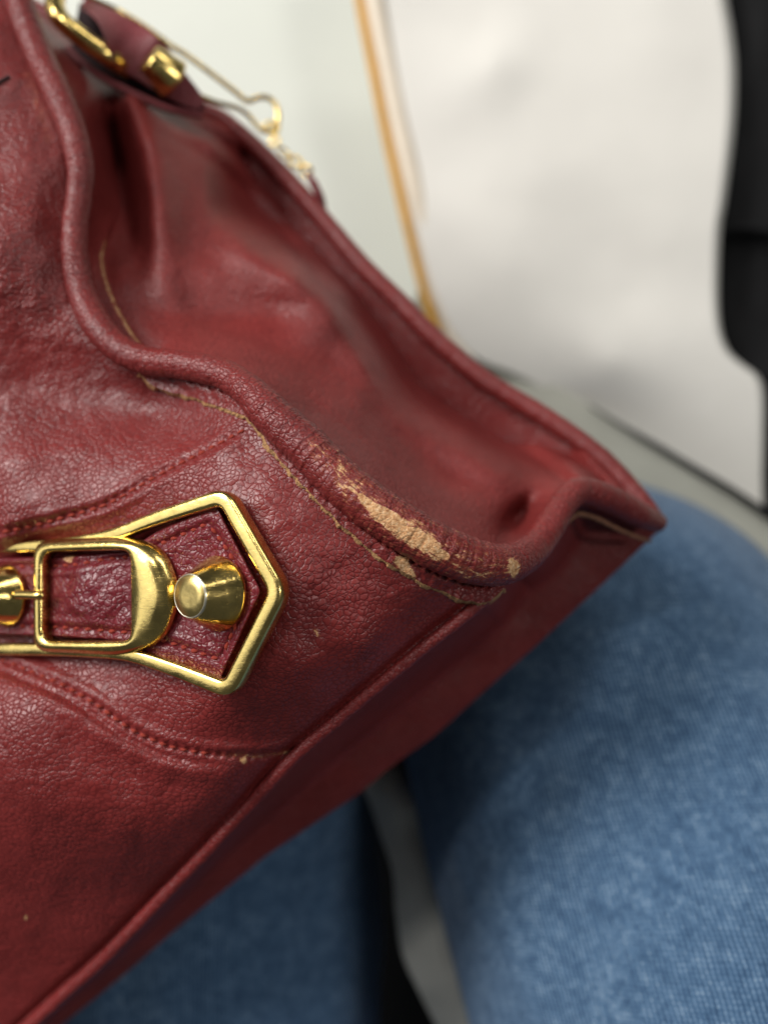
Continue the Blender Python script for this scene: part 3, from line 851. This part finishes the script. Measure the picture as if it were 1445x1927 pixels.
# small buckle: plate with a square opening, heavy rounded right side
def ring_plate(name, outer, inner, h0, h1, mat, parent, ho=None):
    n = len(outer)
    rows = []
    def L(t, h):
        q = inner * (1 - t) + outer * t
        hh = h if np.isscalar(h) else h
        return Hp(q[:, 0], q[:, 1], h1) + N_h * (hh - h1)
    wdt = np.hypot(*(outer - inner).T)
    # t positions depend on the local width: bevels about 6 px on the inside, 22 px outside
    bi = np.clip(5 / wdt, 0, .4)[:, None]; bo = np.clip(24 / wdt, .0, .5)[:, None]
    def LT_(t, h):
        q = inner * (1 - t) + outer * t
        return Hp(q[:, 0], q[:, 1], h1) + N_h * (h - h1)
    one = np.ones((n, 1))
    H = h1 - h0
    seq = [(0 * one, h0), (0 * one, h1 - .07), (bi * .25, h1 - .025), (bi * .9, h1), (bi + (1 - bo - bi) * .5, h1 + .01), (1 - bo, h1), (1 - bo * .65, h1 - .035 * 1), (1 - bo * .35, h1 - .10), (1 - bo * .1, h1 - .2), (one, h1 - .30), (one, h0)]
    V = np.stack([LT_(t, h) for t, h in seq])
    f = gridfaces(len(seq), n, True)
    m = len(seq)
    f += [((m - 1) * n + j, (m - 1) * n + (j + 1) % n, (j + 1) % n, j) for j in range(n)]
    return mesh_obj(name, V.reshape(-1, 3), f, mat, parent)
ang = np.linspace(0, 2 * pi, 240, endpoint=False)
def cast(poly, c):
    """radius of a polygon seen from c in each direction"""
    out = []
    P = np.vstack([poly, poly[:1]])
    for an in ang:
        d = np.array([math.cos(an), math.sin(an)]); best = 1e9
        for p, q in zip(P[:-1], P[1:]):
            e = q - p; M2 = np.array([[d[0], -e[0]], [d[1], -e[1]]])
            dt = np.linalg.det(M2)
            if abs(dt) < 1e-9: continue
            t, s_ = np.linalg.solve(M2, p - c)
            if t > 0 and -1e-6 <= s_ <= 1 + 1e-6: best = min(best, t)
        out.append(c + d * best)
    return np.array(out)
cb = np.array([165., 1122.])
outer = round_poly([(54, 1100, 0), (54, 1016, 26), (222, 1007, 30), (292, 1030, 40), (326, 1118, 60), (294, 1210, 40), (222, 1238, 30), (54, 1230, 26), (54, 1100, 0)], 20, 8)
inner = round_poly([(77, 1100, 0), (77, 1039, 24), (244, 1035, 22), (245, 1207, 22), (77, 1207, 24), (77, 1100, 0)], 10, 6)
small = ring_plate('small_buckle', cast(outer, cb), cast(inner, cb), 0.16, 0.47, GOLD, bag)
pr = np.array([(30, 1119), (52, 1119), (84, 1121)], float)
prc = Hp(pr[:, 0], pr[:, 1], 0.52)
prong = tube('prong', resample(prc, 14), np.r_[[.10] * 11, .095, .08, .035], GOLD, small, seg=14, ref=N_h)
# tube() removes the parent's offset only for registered empties: shift into the parent frame is already zero here

def lathe(name, base, axis, prof, mat, parent, seg=72, rim=None):
    axis = axis / np.linalg.norm(axis)
    x = np.cross(axis, [0, 1, 0]); x /= np.linalg.norm(x); y = np.cross(axis, x)
    a = np.linspace(0, 2 * pi, seg, endpoint=False)
    V = np.array([[base + axis * h + r * (math.cos(t) * x + math.sin(t) * y) for t in a] for r, h in prof])
    f = gridfaces(len(prof), seg, True)
    return mesh_obj(name, V.reshape(-1, 3), f, mat, parent)
SILV = m_simple('worn_rim', (0.86, 0.80, 0.62), 0.3, 1.0)
ax = np.array([-0.545, 0.015, 0.83])
def stud(px, py, h, s=1.0, axis=ax):
    base = Hp(np.array(float(px)), np.array(float(py)), h)
    pr = [(0.68, -.10), (0.725, -.02), (0.73, 0.02), (0.715, 0.05), (0.425, 0.68), (0.414, 0.702), (0.396, 0.715), (0.33, 0.718), (0.0005, 0.720)]
    st = lathe('stud', base, axis, [(r * s, q * s) for r, q in pr], GOLD2, bag)
    a = axis / np.linalg.norm(axis)
    lathe('stud_rim', base, axis, [(0.4225 * s, 0.690 * s), (0.418 * s, 0.708 * s), (0.403 * s, 0.7205 * s), (0.396 * s, 0.721 * s), (0.390 * s, 0.719 * s)], SILV, st)
    lathe('stud_cap', base, axis, [(0.390 * s, 0.718 * s), (0.388 * s, 0.7215 * s), (0.2 * s, 0.724 * s), (0.0005, 0.725 * s)], GCAP, st)
    return st
stud(409, 1117, 0.10)
stud(13, 1121, 0.13, 0.95, np.array([-0.60, 0.0, 0.80]))

# ------------------------------------------------------------------ hardware at the top: tab, ring, stud, clip, chain
def curve3(pts, n=120): 
    c = smooth(pts, n); return Pc(c[:, 0], c[:, 1], c[:, 2])
def px2cm(px, z): return px / 100 * (D - z) / D
# strap tab: lower leaf and folded upper leaf
def ribbon(name, left, right, mat, parent, th=0.12, n=90, m=16, crown=0.0):
    a = smooth(left, n); b = smooth(right, n)
    w = np.linspace(0, 1, m)
    Q = a[:, None] * (1 - w)[None, :, None] + b[:, None] * w[None, :, None]
    Q[..., 2] += crown * np.sin(w * pi)[None]
    V = Pc(Q[..., 0], Q[..., 1], Q[..., 2])
    low = Pc(Q[..., 0], Q[..., 1], Q[..., 2] - th)
    ringed = np.concatenate([V, low[:, ::-1]], 1)
    f = gridfaces(n, 2 * m, True)
    f.append(tuple(range(2 * m))); f.append(tuple((n - 1) * 2 * m + j for j in range(2 * m))[::-1])
    return mesh_obj(name, ringed.reshape(-1, 3), f, mat, parent)
LTAB = leather('tab_leather', base=(0.20, 0.034, 0.040), rough=0.5)
ribbon('tab_hollow_leaf', [(134, 92, -6.7), (160, 118, -6.7), (205, 150, -6.7), (260, 178, -6.7), (320, 203, -6.8), (378, 214, -6.9)],
       [(150, 4, -7.1), (205, 28, -7.0), (240, 50, -7.0), (285, 84, -7.0), (315, 120, -7.0), (350, 165, -7.0), (388, 200, -6.95)], m_simple('tab_hollow_shade', (0.020, 0.006, 0.008), 0.85), bag, .10)  # leaf filling the tab's hollow, its shade put into the dark colour
rim = smooth([(128, 92, -6.55), (150, 114, -6.5), (200, 150, -6.5), (258, 180, -6.5), (318, 205, -6.6), (380, 217, -6.8)], 60)
tube('tab_rim', Pc(rim[:, 0], rim[:, 1], rim[:, 2]), .10, LTAB, bag, seg=12)
tab = ribbon('strap_tab', [(150, 16, -6.6), (172, 28, -6.0), (190, 52, -5.7), (204, 86, -5.7), (218, 118, -6.0), (238, 138, -6.35), (272, 158, -6.45), (320, 186, -6.5), (362, 204, -6.6), (380, 203, -6.7)],
       [(160, -2, -7.0), (195, 10, -6.8), (228, 25, -6.6), (264, 44, -6.5), (295, 68, -6.2), (318, 92, -6.4), (335, 118, -6.5), (355, 145, -6.55), (376, 172, -6.6), (386, 190, -6.7)], LTAB, bag, .16, crown=.0)
tb = Pc(326, 150, -6.35)
axt = np.array([-0.66, 0.42, 0.62])
st = lathe('tab_stud', tb, axt, [(r * .86, h * .9) for r, h in [(0.55, -.05), (0.62, 0.0), (0.62, .05), (0.45, 0.80), (0.42, 0.84), (0.0005, 0.85)]], GOLD, tab, 40)
# oval ring through the tab
rg = smooth([(118, -40, -6.2), (104, 0, -6.0), (112, 32, -5.8), (138, 58, -5.8), (172, 84, -5.9), (208, 108, -6.1), (240, 132, -6.6)], 120)
tube('handle_ring', Pc(rg[:, 0], rg[:, 1], rg[:, 2]), 0.25, GOLD, bag, seg=20)
rg2 = smooth([(106, -30, -6.7), (160, -8, -7.0), (222, 20, -7.6), (275, 52, -7.9), (330, 92, -8.0)], 80)
tube('clip_wire', Pc(rg2[:, 0], rg2[:, 1], rg2[:, 2]), 0.075, GOLD, bag, seg=14)
cl = smooth([(325, 88, -8.0), (350, 103, -8.05), (400, 140, -8.1), (442, 172, -8.15), (466, 190, -8.2), (488, 183, -8.2), (508, 186, -8.2), (521, 202, -8.2), (524, 225, -8.2), (515, 243, -8.2)], 120)
tube('clip_wire', Pc(cl[:, 0], cl[:, 1], cl[:, 2]), 0.075, GOLD, bag, seg=14)
cl2 = smooth([(370, 178, -6.9), (405, 192, -7.4), (445, 203, -7.9), (466, 216, -8.15), (480, 232, -8.2), (497, 247, -8.2), (515, 243, -8.2)], 90)
tube('clip_wire', Pc(cl2[:, 0], cl2[:, 1], cl2[:, 2]), 0.07, GOLD, bag, seg=14)
for (x, y, ra, rb_, an, tl, t_) in [(512, 240, .19, .15, .3, .1, .055), (517, 266, .15, .13, 1.2, .3, .045), (534, 287, .20, .09, .9, .5, .04), (556, 305, .22, .13, .6, .1, .055), (577, 322, .15, .13, .2, .4, .05)]:
    c = Pc(x, y, -8.1); q = np.linspace(0, 2 * pi, 40, endpoint=False)
    e1 = np.array([math.cos(an), -math.sin(an), tl]); e2 = np.array([math.sin(an), math.cos(an), tl])
    ring = c + ra * np.cos(q)[:, None] * e1 + rb_ * np.sin(q)[:, None] * e2
    tube('chain_link', ring, t_, GOLD, bag, seg=10, closed=True, ref=(0.2, 0.1, 1))

pl = smooth([(578, 325, -8.1), (590, 345, -8.1), (602, 372, -8.2), (606, 392, -8.4)], 30)
tube('zip_pull', Pc(pl[:, 0], pl[:, 1], pl[:, 2]), np.interp(np.arange(30), [0, 8, 30], [.05, .12, .14]), LTAB, bag, seg=14)
bt = smooth([(-30, 172, -3.3), (-4, 157, -3.3), (18, 144, -3.45)], 20)
tube('black_mark', Pc(bt[:, 0], bt[:, 1], zfront(bt[:, 0], bt[:, 1]) + .02), .035, DARKP, bag, seg=8)  # thin black tube for a dark mark on the panel

# ------------------------------------------------------------------ person's jeans
def denim():
    M = NT('washed_denim')
    uv = M.coord('UV', (1.0, 1.0, 1.0))
    ob = M.coord('Object', 100.0)
    wob = M.noise(uv, 1.3, 2, .5)
    wsc = M.n('ShaderNodeVectorMath', operation='SCALE'); M.l(wob.outputs['Color'], wsc.inputs[0]); wsc.inputs['Scale'].default_value = 0.10
    wad = M.n('ShaderNodeVectorMath', operation='ADD'); M.l(uv, wad.inputs[0]); M.l(wsc.outputs[0], wad.inputs[1])
    sep = M.n('ShaderNodeSeparateXYZ'); M.l(wad.outputs[0], sep.inputs[0])
    fx = M.math('SINE', M.math('MULTIPLY', sep.outputs[0], 2 * pi * 8.8))
    fy = M.math('SINE', M.math('MULTIPLY', sep.outputs[1], 2 * pi * 12.0))
    fx = M.math('ADD', M.math('MULTIPLY', fx, .5), .5); fy = M.math('ADD', M.math('MULTIPLY', fy, .5), .5)
    weave = M.math('ADD', M.math('MULTIPLY', fx, 0.6), M.math('MULTIPLY', M.math('MULTIPLY', fx, fy), 0.5))
    mott = M.noise(ob, 1.9, 6, .74, .3)
    mott2 = M.noise(ob, 5.5, 5, .75)
    slub = M.n('ShaderNodeMapping'); M.l(uv, slub.inputs[0]); slub.inputs['Scale'].default_value = (14, 1.2, 1)
    sl = M.noise(slub.outputs[0], 1.0, 4, .65)
    f = M.math('ADD', M.math('MULTIPLY', mott.outputs[0], 0.62), M.math('MULTIPLY', mott2.outputs[0], 0.62))
    f = M.math('ADD', f, M.math('MULTIPLY', sl.outputs[0], 0.22))
    f = M.math('ADD', f, M.math('MULTIPLY', M.math('SUBTRACT', weave, .5), 0.30))
    col = M.ramp(f, [(0.44, (0.018, 0.042, 0.088)), (0.67, (0.050, 0.106, 0.195)), (0.88, (0.118, 0.200, 0.310)), (1.0, (0.28, 0.37, 0.45))])
    M.l(col, M.b.inputs['Base Color'])
    M.b.inputs['Roughness'].default_value = 0.92; M.b.inputs['Specular IOR Level'].default_value = .15
    M.b.inputs['Sheen Weight'].default_value = .12
    bp = M.n('ShaderNodeBump', i_Height=M.math('ADD', weave, M.math('MULTIPLY', mott2.outputs[0], .8)), i_Strength=.7, i_Distance=.00022)
    M.l(bp.outputs[0], M.b.inputs['Normal'])
    return M.m
DENIM = denim()
person = thing('person', 'seated person in faded blue jeans, only the two thighs in view beneath the red handbag', 'person', (2, -10, -20))
def leg(centre, rads, seed, nn=260, m=420, wr=0.10):
    c = np.array(centre, float); p = np.c_[c, rads]
    # resample by 3-D length
    q = smooth(p[:, [1, 2, 0, 3]], nn)          # columns y,z,x,r ; even spacing in the y-z plane
    Cq = q[:, [2, 0, 1]]; R = q[:, 3]
    T = np.gradient(Cq, axis=0); T /= np.linalg.norm(T, axis=1)[:, None]
    side = np.array([1.0, 0, 0])
    upv = np.cross(side[None], T); upv /= np.linalg.norm(upv, axis=1)[:, None]
    a = np.linspace(0, 2 * pi, m, endpoint=False)
    s = np.r_[0, np.cumsum(np.linalg.norm(np.diff(Cq, axis=0), axis=1))]
    RR = R[:, None] * (1 + 0 * a[None])
    RR += wr * vnoise(a[None] * 3.2 + 0 * s[:, None], s[:, None] / 4.5 + a[None] * .6, seed) + wr * .4 * vnoise(a[None] * 8, s[:, None] / 1.9, seed + 1)
    V = Cq[:, None] + RR[..., None] * (np.cos(a)[None, :, None] * side + np.sin(a)[None, :, None] * upv[:, None])
    uv = np.stack(np.broadcast_arrays(a[None] * 7.5, s[:, None]), -1)
    f = gridfaces(nn, m, True)
    f.append(tuple(range(m))[::-1]); f.append(tuple((nn - 1) * m + j for j in range(m)))
    return mesh_obj('trouser_leg', V.reshape(-1, 3), f, DENIM, person, uv.reshape(-1, 2))
# right thigh: comes toward the viewer at the bottom right, its knee turns down at the top
leg([(13.5, -32, -7.5), (11.2, -18, -9.3), (9.2, -11, -11.6), (8.0, -6.5, -15.3), (7.8, -5.5, -22), (8, -6.0, -32)], [8.2, 8.1, 7.9, 7.5, 6.8, 6.2], 101)
leg([(-8.6, -30, -16.8), (-8.2, -20, -17.0), (-8.1, -12, -17.2), (-8.0, -5, -17.4), (-7.0, 0, -18.5), (-7, 2, -24), (-7, 1.5, -34)], [8.0, 8.0, 7.9, 7.7, 7.2, 6.6, 6.2], 111, wr=.16)

# ------------------------------------------------------------------ what lies around
WHITE = m_simple('white_coated_paper', (0.70, 0.68, 0.625), 0.55, bump=(0.4, .25, .001), var=.03, vs=.3)
WHITE2 = m_simple('white_board', (0.66, 0.68, 0.61), 0.6, var=.02, vs=.3)
CREAM = m_simple('cream_edge', (0.72, 0.63, 0.50), 0.55, var=.05, vs=.6)
ORANGE = m_simple('orange_edge', (0.56, 0.27, 0.004), 0.5, var=.12, vs=1)
BLACK = m_simple('black_fabric', (0.005, 0.005, 0.0055), 0.8, spec=.25, bump=(3, .4, .001), var=.3, vs=.6)
GREY = m_simple('pale_grey_cloth', (0.50, 0.49, 0.44), 0.8, bump=(1.2, .6, .002), var=.1, vs=.6)
LEDGE = m_simple('pale_ledge', (0.33, 0.33, 0.28), 0.7, var=.08, vs=.5)
SEAT = m_simple('seat_shade', (0.004, 0.004, 0.005), 0.9)  # near-black puts the shade between the thighs into the seat's colour

# white surface behind everything
z0 = -22
bx = np.array([Pc(-1800, -1800, z0), Pc(2600, -1800, z0), Pc(2600, 1300, z0), Pc(-1800, 1300, z0)])
g = np.linspace(0, 1, 30)
def quadsheet(c, n=30, dz=None):
    u_, v_ = np.meshgrid(g if n == 30 else np.linspace(0, 1, n), g if n == 30 else np.linspace(0, 1, n), indexing='ij')
    V = (c[0] * ((1 - u_) * (1 - v_))[..., None] + c[1] * ((1 - u_) * v_)[..., None] + c[3] * (u_ * (1 - v_))[..., None] + c[2] * (u_ * v_)[..., None])
    return V
tb_ = sheet('tabletop', quadsheet(bx), WHITE2, flip=True); tb_['kind'] = 'structure'
seat = sheet('seat', quadsheet(np.array([(-90, 10, -34), (90, 10, -34), (90, -90, -34), (-90, -90, -34)], float)), SEAT, flip=True); seat['kind'] = 'structure'

# white carrier bag on the right, with its orange piped side edge
wb = thing('white_bag', 'large white glossy carrier bag with an orange edge stripe, upright behind the red handbag', 'bag', (5, 6, -20))
right = smooth([(1352, -150), (1362, -60), (1368, 0), (1378, 60), (1384, 120), (1384, 190), (1380, 250), (1372, 320), (1364, 380), (1357, 420), (1354, 460), (1352, 520), (1352, 580), (1358, 630), (1374, 665), (1400, 688), (1425, 708), (1436, 740), (1436, 820), (1434, 900), (1436, 990)], 260)
left = smooth([(682, -150), (690, -60), (700, 0), (715, 90), (735, 200), (762, 330), (788, 440), (812, 530), (842, 605), (872, 650), (905, 678), (960, 700), (1020, 728), (1070, 752), (1110, 775), (1180, 818), (1250, 862), (1330, 910), (1436, 972)], 260)
WP = [(700, -100, -17), (1350, -100, -16.6), (1380, 150, -16.4), (1355, 500, -16.4), (1430, 800, -17.9), (1430, 960, -19.6), (1100, 770, -19.2), (900, 670, -18.4), (800, 450, -17.6), (720, 100, -17.2),
      (900, 60, -16.9), (930, 120, -16.2), (985, 180, -16.4), (900, 300, -17.0), (850, 250, -17.1), (1000, 350, -16.6), (1100, 250, -16.3), (1200, 330, -16.1), (1120, 480, -17.2), (1180, 560, -17.3), (1290, 590, -16.9), (1250, 450, -16.3),
      (950, 500, -17.2), (1000, 620, -17.8), (1150, 680, -17.2), (1300, 700, -17.3), (1250, 820, -18.8), (1050, 80, -16.6), (1250, 80, -16.3)]
ZW = RBF(WP, .01)
w = np.linspace(0, 1, 160)
WX = left[:, 0, None] * (1 - w) + right[:, 0, None] * w
WY = left[:, 1, None] * (1 - w) + right[:, 1, None] * w
WZ = (ZW(WX, WY) + 17) * .6 - 17 + 0.03 * vnoise(WX / 120, WY / 100, 131) + 0.5 * 0
WZ = WZ - 0.9 * np.clip((w - .975) / .025, 0, 1)[None] ** 2       # edge curls back
Wv = Pc(WX, WY, WZ)
Wv = np.concatenate([Wv, Wv[:, -1:] + [-.3, 0, -1.2], Wv[:, -1:] + [-1.0, 0, -2.4]], 1)
sheet('bag_wall', Wv, WHITE, wb, flip=False)
oc = smooth([(660, -120, -17.2), (672, -30, -17.2), (686, 50, -17.3), (704, 140, -17.4), (724, 240, -17.5), (748, 345, -17.6), (772, 445, -17.8), (796, 540, -18), (822, 625, -18.2), (850, 700, -18.4)], 120)
tube('edge_stripe', Pc(oc[:, 0], oc[:, 1], oc[:, 2]), 0.19, ORANGE, wb, seg=16)
cc = oc + np.array([27, 0, 0.05]); cc[:, 0] += np.linspace(0, 6, 120)
tube('edge_roll', Pc(cc[:, 0], cc[:, 1], cc[:, 2]), 0.40, CREAM, wb, seg=20)

# black bag standing behind the white one, right edge of the picture
bb = thing('black_bag', 'matte black bag filling the right edge of the view beside the white carrier bag', 'bag', (16, 4, -24))
yy = np.linspace(-200, 1020, 120)[:, None]; xx = np.linspace(1300, 1560, 50)[None]
BXx = xx + 0 * yy; BYy = yy + 0 * xx
BZz = -19.6 + 1.0 * np.sin((xx - 1300) / 260 * pi) + 0.55 * sstep(yy, 455, 425) + 0.15 * vnoise(BXx / 60, BYy / 80, 141)
front = Pc(BXx, BYy, BZz); back = front - [0, 0, 5.0]
V = np.concatenate([front, back[:, ::-1]], 1)
f = gridfaces(120, 100, True); f.append(tuple(range(100))); f.append(tuple(119 * 100 + j for j in range(100))[::-1])
mesh_obj('bag_body', V.reshape(-1, 3), f, BLACK, bb)
hs = smooth([(1330, 440, -18.3), (1400, 428, -17.9), (1480, 440, -18.0), (1560, 446, -18.2)], 60)
tube('bag_seam', Pc(hs[:, 0], hs[:, 1], hs[:, 2]), 0.16, BLACK, bb, seg=12)

# black tube standing in for the shaded gap at the foot of the white bag
cd = smooth([(1108, 762, -17.3), (1150, 790, -16.8), (1220, 830, -16.4), (1300, 878, -16.2), (1380, 925, -16.0), (1470, 985, -16.0), (1560, 1040, -16.0)], 100)
co = tube('gap_shade_strip', Pc(cd[:, 0], cd[:, 1], cd[:, 2]), np.interp(np.arange(100), [0, 30, 100], [.03, .11, .17]), BLACK, None, seg=16)
tag(co, 'thin black strip standing in for the shaded gap at the foot of the white carrier bag', 'shade strip')

lg = [(790, 540, -18.8), (870, 630, -18.7), (960, 684, -18.5), (1108, 758, -17.6), (1220, 830, -16.7), (1380, 925, -16.3), (1600, 1062, -16.3)]
lh = [(700, 760, -17.8), (780, 900, -17.5), (900, 950, -17.2), (1040, 1000, -16.6), (1160, 1060, -16.), (1330, 1140, -16), (1600, 1290, -16)]
la = smooth(lg, 60); lb = smooth(lh, 60); w = np.linspace(0, 1, 20)[None, :, None]
Q = la[:, None] * (1 - w) + lb[:, None] * w
lgd = sheet('seat_ledge', Pc(Q[..., 0], Q[..., 1], Q[..., 2]), LEDGE, flip=False); lgd['kind'] = 'structure'

# grey cloth between the thighs
lo = [(655, 1440, -14), (690, 1500, -13.5), (715, 1570, -13), (738, 1640, -12.5), (745, 1720, -12.5), (758, 1800, -12.5), (790, 1870, -12.5), (825, 1940, -13), (860, 2010, -13)]
ro = [(770, 1440, -17), (790, 1500, -13), (820, 1570, -13), (850, 1640, -13), (880, 1720, -13), (910, 1800, -13), (940, 1870, -13), (975, 1940, -13), (1010, 2010, -13)]
gc = ribbon('grey_cloth', lo, ro, GREY, None, th=.3, crown=.5)
tag(gc, 'pale grey strip of cloth showing in the dark gap between the two thighs', 'cloth')

# ------------------------------------------------------------------ tidy: consistent outward normals on closed solids
import bmesh
for nm in ('strap_end', 'small_buckle', 'stud', 'stud_rim', 'stud_cap', 'tab_hollow_leaf', 'strap_tab', 'tab_stud', 'grey_cloth', 'bag_body', 'chain_link', 'buckle_frame'):
    for o in bpy.data.objects:
        if o.type == 'MESH' and o.name.split('.')[0] == nm:
            bm = bmesh.new(); bm.from_mesh(o.data)
            bmesh.ops.recalc_face_normals(bm, faces=bm.faces)
            bm.to_mesh(o.data); bm.free()
# parts one level down were built in world space: bring them into the bag's frame
for o in bpy.data.objects:
    if o.type == 'MESH' and o.parent and o.parent.type == 'MESH' and o.name.split('.')[0] in ('prong', 'stud_rim', 'stud_cap', 'tab_stud'):
        o.location = [-c for c in BASE]
